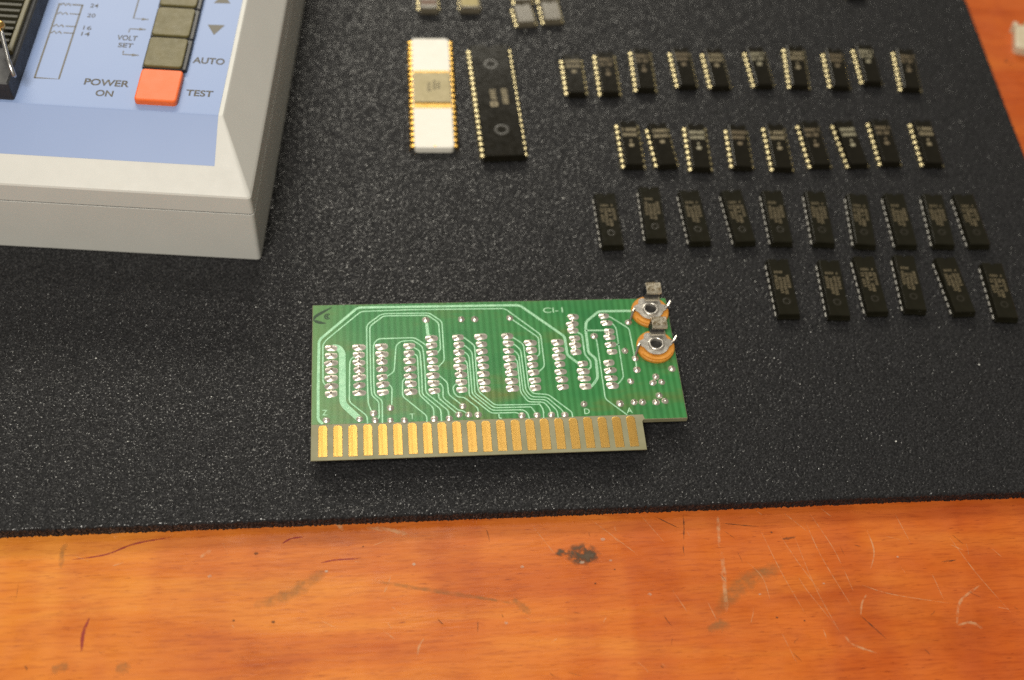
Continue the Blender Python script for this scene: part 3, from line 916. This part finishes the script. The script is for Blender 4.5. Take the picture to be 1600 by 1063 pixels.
def trimmer(cx, cy, rot):
    t = mesh = None
    m_ = MB()
    n = 32
    R = 5.45
    circ = lambda r, z: [(r * math.cos(2 * math.pi * k / n), r * math.sin(2 * math.pi * k / n), z) for k in range(n)]
    m_.loft([circ(R - .15, 0.05), circ(R, 0.25), circ(R, 1.05), circ(R - .25, 1.3)])
    t = m_.build('trimmer', M['orange_base'], board)
    t.location = Vector((cx, cy, TOP)) * MM
    t.rotation_euler = (0, 0, rot)
    # raised track on the orange disc, round the front
    m_ = MB()
    ring = [(math.cos(math.radians(a)), math.sin(math.radians(a))) for a in range(212, 333, 8)]
    ribbon(m_, [(4.6 * x, 4.6 * y) for x, y in ring], .8, 1.25, 1.62)
    m_.build('track', M['orange_base'], t)
    # star-shaped plate with an eyelet
    prof = []
    for k in range(144):
        a = 2 * math.pi * k / 144
        d = math.degrees(a) % 360
        r = 3.75 - .25 * math.cos(math.radians(d - 90) * 1.0 + math.pi)
        for c, w, e in ((8, 24, 1.3), (172, 26, 1.2), (55, 26, .7), (125, 26, .7)):
            q = abs((d - c + 180) % 360 - 180)
            if q < w:
                r += e * (.5 + .5 * math.cos(math.pi * q / w))
        prof.append((r * math.cos(a), r * math.sin(a)))
    inner = [(1.75 * math.cos(2 * math.pi * k / 144), 1.75 * math.sin(2 * math.pi * k / 144)) for k in range(144)]
    m_ = MB()
    lo, hi = 1.7, 2.0
    m_.loft([[(x, y, lo) for x, y in inner], [(x, y, lo) for x, y in prof], [(x, y, hi) for x, y in prof], [(x, y, hi) for x, y in inner]], 0, False, False)
    m_.build('plate', M['nickel'], t)
    m_ = MB()
    eye = []
    for r, z in ((1.62, 0.8), (1.62, 2.35), (1.72, 2.55), (1.95, 2.62), (2.22, 2.5), (2.4, 2.15), (2.45, 1.98)):
        eye.append([(r * math.cos(2 * math.pi * k / 32), r * math.sin(2 * math.pi * k / 32), z) for k in range(32)])
    m_.loft(eye, 0, False, False)
    m_.build('eyelet', M['nickel'], t, True)
    m_ = MB()
    m_.prism([(1.6 * math.cos(2 * math.pi * k / 24), 1.6 * math.sin(2 * math.pi * k / 24)) for k in range(24)], 1.27, 1.45)
    m_.build('bore', M['hole'], t)
    # strap bent up behind the eyelet
    m_ = MB()
    pr = [(3.2, 2.02), (5.9, 2.05), (6.6, 2.25), (6.95, 2.8), (7.3, 4.7), (7.25, 5.25), (6.9, 5.5), (4.3, 5.42), (3.75, 5.32), (3.5, 5.05), (3.45, 4.45)]
    th = 0.32
    L0, L1 = [], []
    for i, (y, z) in enumerate(pr):
        a, b = pr[max(i - 1, 0)], pr[min(i + 1, len(pr) - 1)]
        d = Vector((b[0] - a[0], b[1] - a[1])).normalized()
        L0.append((y, z))
        L1.append((y - d.y * th, z + d.x * th))
    sec = L0 + L1[::-1]
    off = lambda z: 1.15 - max(0, (3.2 - z)) * 0.25
    m_.loft([[(2.15 + off(z), y, z) for y, z in sec], [(-2.15 + off(z), y, z) for y, z in sec]])
    m_.build('strap', M['rusty'], t)
    m_ = MB()
    m_.prism([(x_ + 1.15, y_) for x_, y_ in round_rect(-2.05, 2.05, 4.0, 7.0, .4)], 5.76, 5.80)
    m_.build('tarnish', M['tarnish'], t)
    m_ = MB()          # black block added as the shade in the gap under the strap
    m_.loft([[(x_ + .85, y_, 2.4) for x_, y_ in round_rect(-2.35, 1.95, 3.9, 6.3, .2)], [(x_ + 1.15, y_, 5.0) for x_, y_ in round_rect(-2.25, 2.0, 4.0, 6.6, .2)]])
    m_.build('shade_block', M['key_side'], t)
    # leads
    m_ = MB()
    ribs = [(-4.6, .3, 1.9), (-5.2, -.6, 1.9), (-5.9, -2.2, .9), (-6.35, -3.3, .2)]
    m_.tube(ribs, [.42, .42, .32, .25], 8)
    m_.build('lead', M['lead'], t)
    m_ = MB()
    m_.tube([(4.4, .5, 1.9), (5.2, 1.0, 2.3), (5.9, 1.9, 3.3)], [.5, .45, .3], 8)
    m_.build('lead', M['lead'], t)
    return t


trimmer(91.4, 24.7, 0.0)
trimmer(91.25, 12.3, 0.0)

# ---------------------------------------------------------------- the bench chip tester
tester = empty('chip_tester', (-20.91, 51.42, FOAM), math.atan2(-0.09757, 0.99523))
tag(tester, 'cream plastic chip tester with blue control panel and orange test key', 'tester')
W, DP = 168.0, 205.0            # it runs out of the picture to the left and to the back
ZS, ZR, ZT = 19.8, 26.55, 38.0  # seam, rim and top above the foam


def ring(i, z, r=1.2, fx=0.0, fy=0.0):
    return [(x, y, z) for x, y in round_rect(-W + i + fx, -i - fx, i + fy, DP - i - fy, r, 4)]


mb = MB()
mb.loft([ring(0.25, -0.1, 1.0), ring(0.0, 0.3), ring(0.2, ZS - 0.02), ring(0.3, ZS)])
mb.build('lower_case', M['case'], tester)
mb = MB()
mb.loft([ring(0.3, ZS + 0.42), ring(0.25, ZS + 0.45), ring(0.6, ZR - 0.5), ring(0.9, ZR, 1.2), ring(0.9, ZR + 0.3, 1.2, 0.2, 0.5),
         ring(0, ZT - 0.35, 0.5, 9.75, 20.1), ring(0, ZT, 0.5, 10.1, 20.7)])
mb.build('upper_case', M['case'], tester)
mb = MB()
mb.loft([ring(.42, ZS - .3, 1.0), ring(.42, ZS + .6, 1.0)])
mb.build('seam', M['key_side'], tester)
# printed label, folded over the front edge
th = math.atan2(ZT - ZR - 0.3, 20.7 - 1.4)
zl = lambda b: ZT + 0.10 if b >= 20.8 else ZT + 0.10 - (20.8 - b) * math.tan(th)
mb = MB()
prof = [(8.1, zl(8.1)), (20.4, zl(20.4)), (20.8, ZT + 0.09), (21.3, ZT + 0.10), (DP - 25, ZT + 0.10)]
sec = [(b, z) for b, z in prof] + [(b, z - 0.25) for b, z in reversed(prof)]
mb.loft([[(-W + 14, b, z) for b, z in sec], [(-11.3, b, z) for b, z in sec]][::-1])
mb.build('label', M['label'], tester)
ZL = ZT + 0.11

# keys: a black body each with an olive cap, the lowest one orange
def key(b0, b1, cap, red=False):
    m_ = MB()
    if red:
        m_.bevel_box(-35.1, -23.2, b0, b1, ZL - 0.3, ZL + 1.9, 0.5, 1.1)
        return m_.build('key', cap, tester)
    m_.bevel_box(-35.4, -22.7, b0 - .25, b1 + .25, ZL - 0.3, ZL + 1.2, 0.3, 0.6)
    k = m_.build('key', M['key_side'], tester)
    m_ = MB()
    m_.bevel_box(-35.0, -24.0, b0 + .15, b1 - .15, ZL + 1.0, ZL + 1.95, 0.3, 1.0)
    m_.build('key_cap', cap, k)
    return k


key(23.1, 35.9, M['red_key'], True)
for i in range(6):
    key(36.9 + 13.25 * i, 49.4 + 13.25 * i, M['key'])
# printing beside the keys
PR = M['print']
lettering('POWER', 2.45, PR, tester, (-50.6, 29.7, ZL), 0, 1.40, 0.02, offset=0.022, width=12.6)
lettering('ON', 2.3, PR, tester, (-46.6, 25.5, ZL), 0, 1.30, 0.02, offset=0.022, width=4.9)
lettering('TEST', 2.35, PR, tester, (-21.6, 27.8, ZL), 0, 1.25, 0.02, offset=0.022, width=7.6)
lettering('AUTO', 2.45, PR, tester, (-21.8, 41.3, ZL), 0, 1.26, 0.02, offset=0.022, width=9.1)
lettering('VOLT', 2.0, PR, tester, (-45.1, 49.1, ZL), 0, 1.10, 0.02, offset=0.016, width=5.8)
lettering('SET', 1.8, PR, tester, (-44.2, 46.0, ZL), 0, 1.10, 0.02, offset=0.016, width=4.3)
for b, s in ((62.4, '24'), (58.0, '20'), (52.5, '16'), (49.8, '14')):
    lettering(s, 1.7, PR, tester, (-55.6, b, ZL), 0, 1.1, 0.02, offset=0.004, width=2.4)
for tri in ([(-20.0, 58.1), (-14.9, 58.3), (-17.5, 53.7)], [(-19.7, 67.9), (-17.2, 72.4), (-14.7, 68.2)]):
    mb = MB()
    mb.prism(tri[::-1] if tri[2][1] < tri[0][1] else tri[::-1], ZL, ZL + 0.02)
    mb.build('arrow_mark', PR, tester)


def line(pts, w, name='line', head=False):
    m_ = MB()
    ribbon(m_, [Vector(p) for p in pts], w, ZL, ZL + 0.02)
    if head:
        x, y = pts[-1]
        m_.prism([(x - 1.9, y - .55), (x + .2, y), (x - 1.9, y + .55)], ZL, ZL + 0.024)
    return m_.build(name, PR, tester)


line([(-42.0, 74), (-42.0, 58.75), (-37.6, 58.65)], .42, 'arrow_line', True)
line([(-42.2, 52.5), (-42.2, 54.1), (-37.6, 54.2)], .42, 'arrow_line', True)
line([(-42.2, 44.5), (-42.2, 43.0), (-37.6, 43.0)], .42, 'arrow_line', True)
# outline of the socket with the chip positions marked
line([(-64.7, 31.2), (-57.9, 31.2), (-57.9, 63.4), (-64.7, 63.4), (-64.7, 31.0)], .52, 'socket_outline')
for b in (63.0, 59.0, 53.5, 50.6):
    line([(-60.8, b), (-57.9, b)], .42, 'pin_line')
    zz = []
    for k in range(5):
        zz += [(-64.3 + k * .75, b + (.5 if k % 2 else -.5))]
    line(zz, .45, 'pin_line')
# the socket itself, at the left edge of the picture
sock = empty('socket', (0, 0, 0))
sock.parent = tester
mb = MB()
mb.loft([[(x, y, ZL - .2) for x, y in round_rect(-101, -68.1, 21.7, 104, .6)], [(x, y, ZL + 5.2) for x, y in round_rect(-100.6, -68.7, 22.4, 104, .6)],
         [(x, y, ZL + 5.6) for x, y in round_rect(-100.2, -69.2, 22.9, 103, .5)]])
mb.build('socket_base', M['socket'], sock)
mb = MB()
mb.bevel_box(-71.6, -70.1, 34.0, 100, ZL + 5.5, ZL + 7.0, .3)
mb.build('rail', M['socket_rib'], sock)
mb = MB()
mb.bevel_box(-72.0, -71.0, 33.0, 37.0, ZL + 5.5, ZL + 6.8, .3)
mb.build('rail', M['socket_rib'], sock)
rm = MB()
rm.bevel_box(-11, 0, -.62, .62, 0, 1.3, .2)
rm = rm.mesh('rib', M['socket_slat'])
for i in range(24):
    inst(rm, 'rib', sock, (-71.9, 38.5 + i * 2.54, ZL + 5.5))
mb = MB()
mb.tube([(-73.4, 38.8, ZL + 11.2), (-72.5, 36.2, ZL + 10.4), (-69.4, 28.5, ZL + 8.6), (-66.9, 23.8, ZL + 7.0)], .62, 10)
mb.build('lever', M['steel'], sock, True)
mb = MB()
n = 12
loops = []
for k in range(1, 8):
    a = math.pi * k / 8
    loops.append([(-73.6 + 1.5 * math.sin(a) * math.cos(2 * math.pi * j / n), 39.2 + 1.5 * math.sin(a) * math.sin(2 * math.pi * j / n), ZL + 11.4 - 1.5 * math.cos(a)) for j in range(n)])
mb.loft(loops)
mb.build('knob', M['brass'], sock, True)

# ---------------------------------------------------------------- chips standing in the foam
ORD = ['first', 'second', 'third', 'fourth', 'fifth', 'sixth', 'seventh', 'eighth', 'ninth', 'last']


def body_mesh(L, Wd, z0, z1, m, notch=0.8, name='body'):
    """moulded package: drafted sides, parting line, half-round notch in the far end"""
    def loop(i, z, nt=True):
        x, y = Wd / 2 - i, L / 2 - i
        pts = [(-x, -y), (x, -y), (x, y)]
        if nt and notch:
            pts += [(notch * math.cos(math.radians(a)), y - notch * math.sin(math.radians(a))) for a in range(0, 181, 30)]
        else:
            pts += [(notch * math.cos(math.radians(a)), y) for a in range(0, 181, 30)]
        pts += [(-x, y)]
        return [(a, b, z) for a, b in pts]
    zm = (z0 + z1) / 2
    m_ = MB()
    m_.loft([loop(.42, z0, False), loop(.02, zm - .12, False), loop(0.02, zm + .0, False), loop(.12, zm + .03, False), loop(.36, z1 - .22), loop(.42, z1 - .08), loop(.56, z1)])
    return m_.mesh(name, m)


def pin_mesh(x0, z, m, wide=1.45, reach=.95, name='pin', slope=.14):
    """shoulder, bend and leg of a dual-in-line pin on the left-hand side (x negative)"""
    m_ = MB()
    th = .26
    prof = [(x0, z - .08 + slope, wide), (x0 + reach * .74, z - .08, wide), (x0 + reach * .95, z - .22, wide), (x0 + reach + .06, z - .45, wide), (x0 + reach + .12, z - 1.25, wide),
            (x0 + reach + .13, z - 1.45, .56), (x0 + reach + .16, -3.0, .5)]
    loops = []
    for i, (x, zz, w) in enumerate(prof):
        a, b = prof[max(i - 1, 0)], prof[min(i + 1, len(prof) - 1)]
        d = Vector((b[0] - a[0], b[1] - a[1])).normalized()
        ix, iz = -(-d.y) * th * -1, -d.x * th
        ix = d.y * th
        loops.append([(-x, -w / 2, zz), (-x, w / 2, zz), (-(x + ix), w / 2, zz + iz), (-(x + ix), -w / 2, zz + iz)])
    m_.loft(loops)
    return m_.mesh(name, m)


def glyphs(m_, x, y, w, h, n, z, r, vertical=False):
    """a run of n small worn characters in a w x h strip starting at (x, y): too small to read, strokes only"""
    cw = w / n
    for k in range(n):
        if r.random() < .06:
            continue
        s = .24 * h
        cx0, cx1 = k * cw + cw * .14, k * cw + cw * .84
        seg = r.sample([(cx0, cx1, 0, s), (cx0, cx1, h / 2 - s / 2, h / 2 + s / 2), (cx0, cx1, h - s, h), (cx0, cx0 + s, 0, h), (cx1 - s, cx1, 0, h), ((cx0 + cx1) / 2 - s / 2, (cx0 + cx1) / 2 + s / 2, 0, h)], 3)
        for q, (a, b, c, d) in enumerate(seg):
            zt = z + .012 + .003 * q
            if vertical:
                o = [(x + c, y - a), (x + d, y - a), (x + d, y - b), (x + c, y - b)]
                o = o[::-1]
            else:
                o = [(x + a, y + c), (x + b, y + c), (x + b, y + d), (x + a, y + d)]
            m_.poly([(p, q_, zt) for p, q_ in o])


BZ0, BZ1 = 0.45, 4.0
logic_body = {14: body_mesh(19.2, 6.5, BZ0, BZ1, M['epoxy']), 16: body_mesh(20.2, 6.5, BZ0, BZ1, M['epoxy'])}
mem_body = body_mesh(21.9, 7.0, BZ0, BZ1, M['epoxy_satin'], .7)
small_body = body_mesh(9.9, 6.7, BZ0, BZ1, M['epoxy_glare'], .6)
bright = pin_mesh(3.1, 2.1, M['bright_pin'], 1.2, .9)
dull = pin_mesh(3.3, 2.05, M['dull_pin'], 1.55, .55)


def logic_mark(pins, v):
    r = random.Random(100 + pins + v)
    m_ = MB()
    y = 19.2 / 2 - 4.6
    glyphs(m_, -2.45, y, 4.9, 1.35, 8, BZ1, r)
    glyphs(m_, -2.4, y - 2.3, 4.8, 1.35, 8, BZ1, r)
    if pins == 16:
        m_.poly([(a, b, BZ1 + .015) for a, b in ellipse(0, y - 4.4, .34, .55, 10)])
    m_.poly([(a, b, BZ1 + .015) for a, b in round_rect(-.75, .75, y - (6.9 if pins == 16 else 4.9), y - (5.7 if pins == 16 else 3.7), .3)])
    return m_.mesh('marking', M[('white_print', 'tan_print', 'white_print', 'pale_print')[v]])


logic_marks = {(p_, v): logic_mark(p_, v) for p_ in (14, 16) for v in range(4)}


def mem_mark(v):
    r = random.Random(300 + v)
    m_ = MB()
    glyphs(m_, -2.1, 5.0, 2.6, .85, 4, BZ1, r)
    glyphs(m_, 1.1, 5.0, .75, .85, 1, BZ1, r)
    for k, (ln, n) in enumerate(((5.6, 7), (7.0, 9), (7.4, 9), (5.0, 6))):
        glyphs(m_, -2.35 + k * 1.22, 4.3, ln, .95, n, BZ1, r, True)
    return m_.mesh('marking', M['mem_print'])


mem_marks = [mem_mark(v) for v in range(3)]


def ring_mesh(r0, r1, z, m, name):
    m_ = MB()
    n = 24
    lp = lambda r, zz: [(r * math.cos(2 * math.pi * k / n), r * math.sin(2 * math.pi * k / n), zz) for k in range(n)]
    m_.loft([lp(r1, z + .005), lp((r0 + r1) / 2, z + .05), lp(r0, z + .005)], 0, False, False)
    return m_.mesh(name, m, True)


mem_ring = ring_mesh(.75, 1.25, BZ1, M['mould'], 'mould_mark')


def dip(name, x, y, deg, pins, body, pin, pinx=0.0, pitch=2.54, tilt=None):
    t = empty(name, (x, y, FOAM - SINK), math.radians(deg))
    if tilt:
        t.rotation_euler = (math.radians(tilt[0]), math.radians(tilt[1]), math.radians(deg))
    inst(body, 'body', t)
    n = pins // 2
    for k in range(n):
        yy = (k - (n - 1) / 2) * pitch
        inst(pin, 'pin', t, (0, yy, 0))
        inst(pin, 'pin', t, (0, yy, 0), math.pi)
    return t


LOGIC_MARK_VARIANT = [0, 1, 1, 1, 0, 3, 0, 1, 3, 1, 0, 0, 3, 1, 0, 1, 3, 1, 0]
for i, (pins, x, y, deg) in enumerate(LOGIC):
    back = i < 10
    k = i if back else i - 10
    word = 'last' if (k == 9 or (not back and k == 8)) else ORD[k]
    t = dip('logic_chip', x, y, deg, pins, logic_body[pins], bright, tilt=(rng.uniform(-.2, .7), rng.uniform(-1.4, 1.0)))
    inst(logic_marks[(pins, LOGIC_MARK_VARIANT[i])], 'marking', t)
    tag(t, 'black chip with bright pins, %s from left in the %s' % (word, 'farthest full row of ten' if back else 'row of nine'),
        'chip', 'bright-pinned chips in the two back rows')
for i, (x, y, deg) in enumerate(MEMORY):
    third = i < 10
    k = i if third else i - 10
    word = 'last' if (k == 9 or (not third and k == 5)) else ORD[k]
    t = dip('memory_chip', x, y, deg, 16, mem_body, dull, tilt=(rng.uniform(-.8, .8), rng.uniform(-1, 1)))
    inst(mem_marks[i % 3], 'marking', t)
    inst(mem_ring, 'mould_mark', t, (rng.uniform(-.1, .1), -5.6 + rng.uniform(-.2, .2), 0))
    tag(t, 'dull-pinned black chip, %s from left in the %s' % (word, 'second row from the front' if third else 'front row of six'),
        'chip', 'dull-pinned chips in the two front rows')

# the big black forty-pin package
t = dip('processor_chip', 53.7, 116.2, 1.8, 40, body_mesh(52.6, 13.9, .4, 4.1, M['epoxy'], 1.3), pin_mesh(6.6, 2.6, M['bright_pin'], 1.32, 1.0, 'pin', .02))
tag(t, 'long black forty-pin chip with faded print beside the white ceramic chip', 'chip')
m_ = MB()
r_ = random.Random(5)
glyphs(m_, -1.9, 4.2, 5.0, 1.9, 5, 4.1, r_, True)
glyphs(m_, 1.9, 4.4, 7.4, 1.9, 7, 4.1, r_, True)
o1 = round_rect(-2.3, .2, -3.9, -1.5, .5)
i1 = round_rect(-1.5, -.6, -3.1, -2.3, .2)
m_.loft([[(a, b, 4.112) for a, b in o1], [(a, b, 4.114) for a, b in i1]], 0, False, False)
inst(m_.mesh('marking', M['white_print']), 'marking', t)
big_ring = ring_mesh(1.5, 2.4, 4.1, M['mould'], 'mould_mark')
inst(big_ring, 'mould_mark', t, (-.2, 16.2, 0))
inst(big_ring, 'mould_mark', t, (.2, -14.6, 0))

# the white ceramic package with a gold band and a nickel lid
t = empty('ceramic_chip', (32.75, 120.25, FOAM - SINK), math.radians(-.9))
tag(t, 'white ceramic chip with gold pins and a square metal lid', 'chip')
m_ = MB()
rr = lambda i, z: [(a, b, z) for a, b in round_rect(-6.35 + i, 6.35 - i, -25.7 + i, 25.7 - i, 1.2, 4)]
m_.loft([rr(.25, 1.1), rr(0, 1.3), rr(0, 3.3), rr(.12, 3.5), rr(.4, 3.62)])
m_.build('body', M['ceramic'], t)
m_ = MB()
m_.box(-6.1, 6.1, -8.0, 9.6, 3.6, 3.68)
m_.build('gold_band', M['gold_band'], t)
m_ = MB()
m_.bevel_box(-6.0, 6.0, -5.6, 8.3, 3.66, 4.1, .12, .2)
lid = m_.build('lid', M['lid'], t)
m_ = MB()
r_ = random.Random(9)
glyphs(m_, -1.6, 3.6, 4.4, 1.1, 4, 4.1, r_, True)
glyphs(m_, .3, 4.6, 4.6, 1.0, 5, 4.1, r_, True)
glyphs(m_, 1.7, 3.9, 3.6, 1.0, 4, 4.1, r_, True)
m_.build('marking', M['lid_print'], lid)
m_ = MB()
m_.prism(ellipse(.2, -25.1, .45, .25, 10), 3.6, 3.66)
m_.build('index_mark', M['gold_pin'], t)
m_ = MB()
prf = [(6.2, 2.95, 1.36), (7.1, 2.9, 1.36), (7.5, 2.7, 1.36), (7.72, 2.2, 1.36), (7.8, 1.2, 1.3), (7.8, 1.0, .55), (7.8, -3.0, .5)]
m_.loft([[(-x_, -w_ / 2, z_), (-x_, w_ / 2, z_), (-x_ + (.0 if q_ < 2 else .3), w_ / 2, z_ - (.3 if q_ < 3 else .0)), (-x_ + (.0 if q_ < 2 else .3), -w_ / 2, z_ - (.3 if q_ < 3 else .0))] for q_, (x_, z_, w_) in enumerate(prf)])
gp = m_.mesh('pin', M['gold_pin'])
for k in range(20):
    yy = (k - 9.5) * 2.54
    inst(gp, 'pin', t, (0, yy, 0))
    inst(gp, 'pin', t, (0, yy, 0), math.pi)

# four small eight-pin packages and two longer ones at the far edge of the picture
for x, y, deg, lab in ((66.5, 158.5, 6.5, 'small glare-grey eight-pin chip at top edge, in front of another, nearer the white chip'),
                       (76.1, 159.8, 3.8, 'small glare-grey eight-pin chip at top edge, in front of another, farther from the white chip'),
                       (66.8, 170.0, 2.0, 'small glare-grey chip cut off by top edge, behind the left small eight-pin chip'),
                       (75.6, 170.5, 1.0, 'small glare-grey chip cut off by top edge, behind the right small eight-pin chip')):
    t = dip('small_chip', x, y, deg, 8, small_body, bright)
    tag(t, lab, 'chip', 'small eight-pin chips at the far edge')
t = dip('logic_chip', 189.4, 178.8, 0.0, 16, logic_body[16], bright)
tag(t, 'black chip almost wholly cut off by the top edge, behind the farthest row', 'chip')
t = dip('label_chip', 33.3, 170.8, 0.5, 14, body_mesh(20.2, 6.7, BZ0, BZ1, M['epoxy_glare'], .8), bright)
tag(t, 'brown-topped chip cut off by the top edge, above the white ceramic chip', 'chip')
m_ = MB()
m_.box(-2.6, 2.6, -7.9, -5.4, BZ1 + .002, BZ1 + .03)
m_.build('stripe', mat('brown_stripe', (0.11, 0.045, 0.018), .5), t)
t = dip('label_chip', 47.75, 171.0, 0.0, 14, body_mesh(20.2, 7.3, BZ0, BZ1, M['epoxy_glare'], .8), bright)
tag(t, 'chip with an olive paper sticker, cut off by the top edge', 'chip')
m_ = MB()
m_.box(-3.0, 3.0, -8.9, 8.0, BZ1 + .002, BZ1 + .08)
m_.build('sticker', M['sticker'], t)

# ---------------------------------------------------------------- scrap of white plastic on the bare wood
scrap = empty('plastic_scrap', (249.6, 149.2, 2.0), math.radians(-17))
tag(scrap, 'small off-white plastic clip on bare wood at the right edge', 'clip')
m_ = MB()
m_.bevel_box(-5.0, 9, -6.5, 6.3, 0.0, 3.2, .5, .8)
m_.build('body', M['tape'], scrap)
m_ = MB()
m_.bevel_box(-5.9, -4.2, 4.9, 6.9, 0.0, 3.6, .3, .3)
m_.build('lug', M['tape'], scrap)
m_ = MB()
m_.bevel_box(-1.2, 7, 6.3, 10.5, 0.0, 1.6, .3, .4)
m_.build('tab', M['sticker'], scrap)
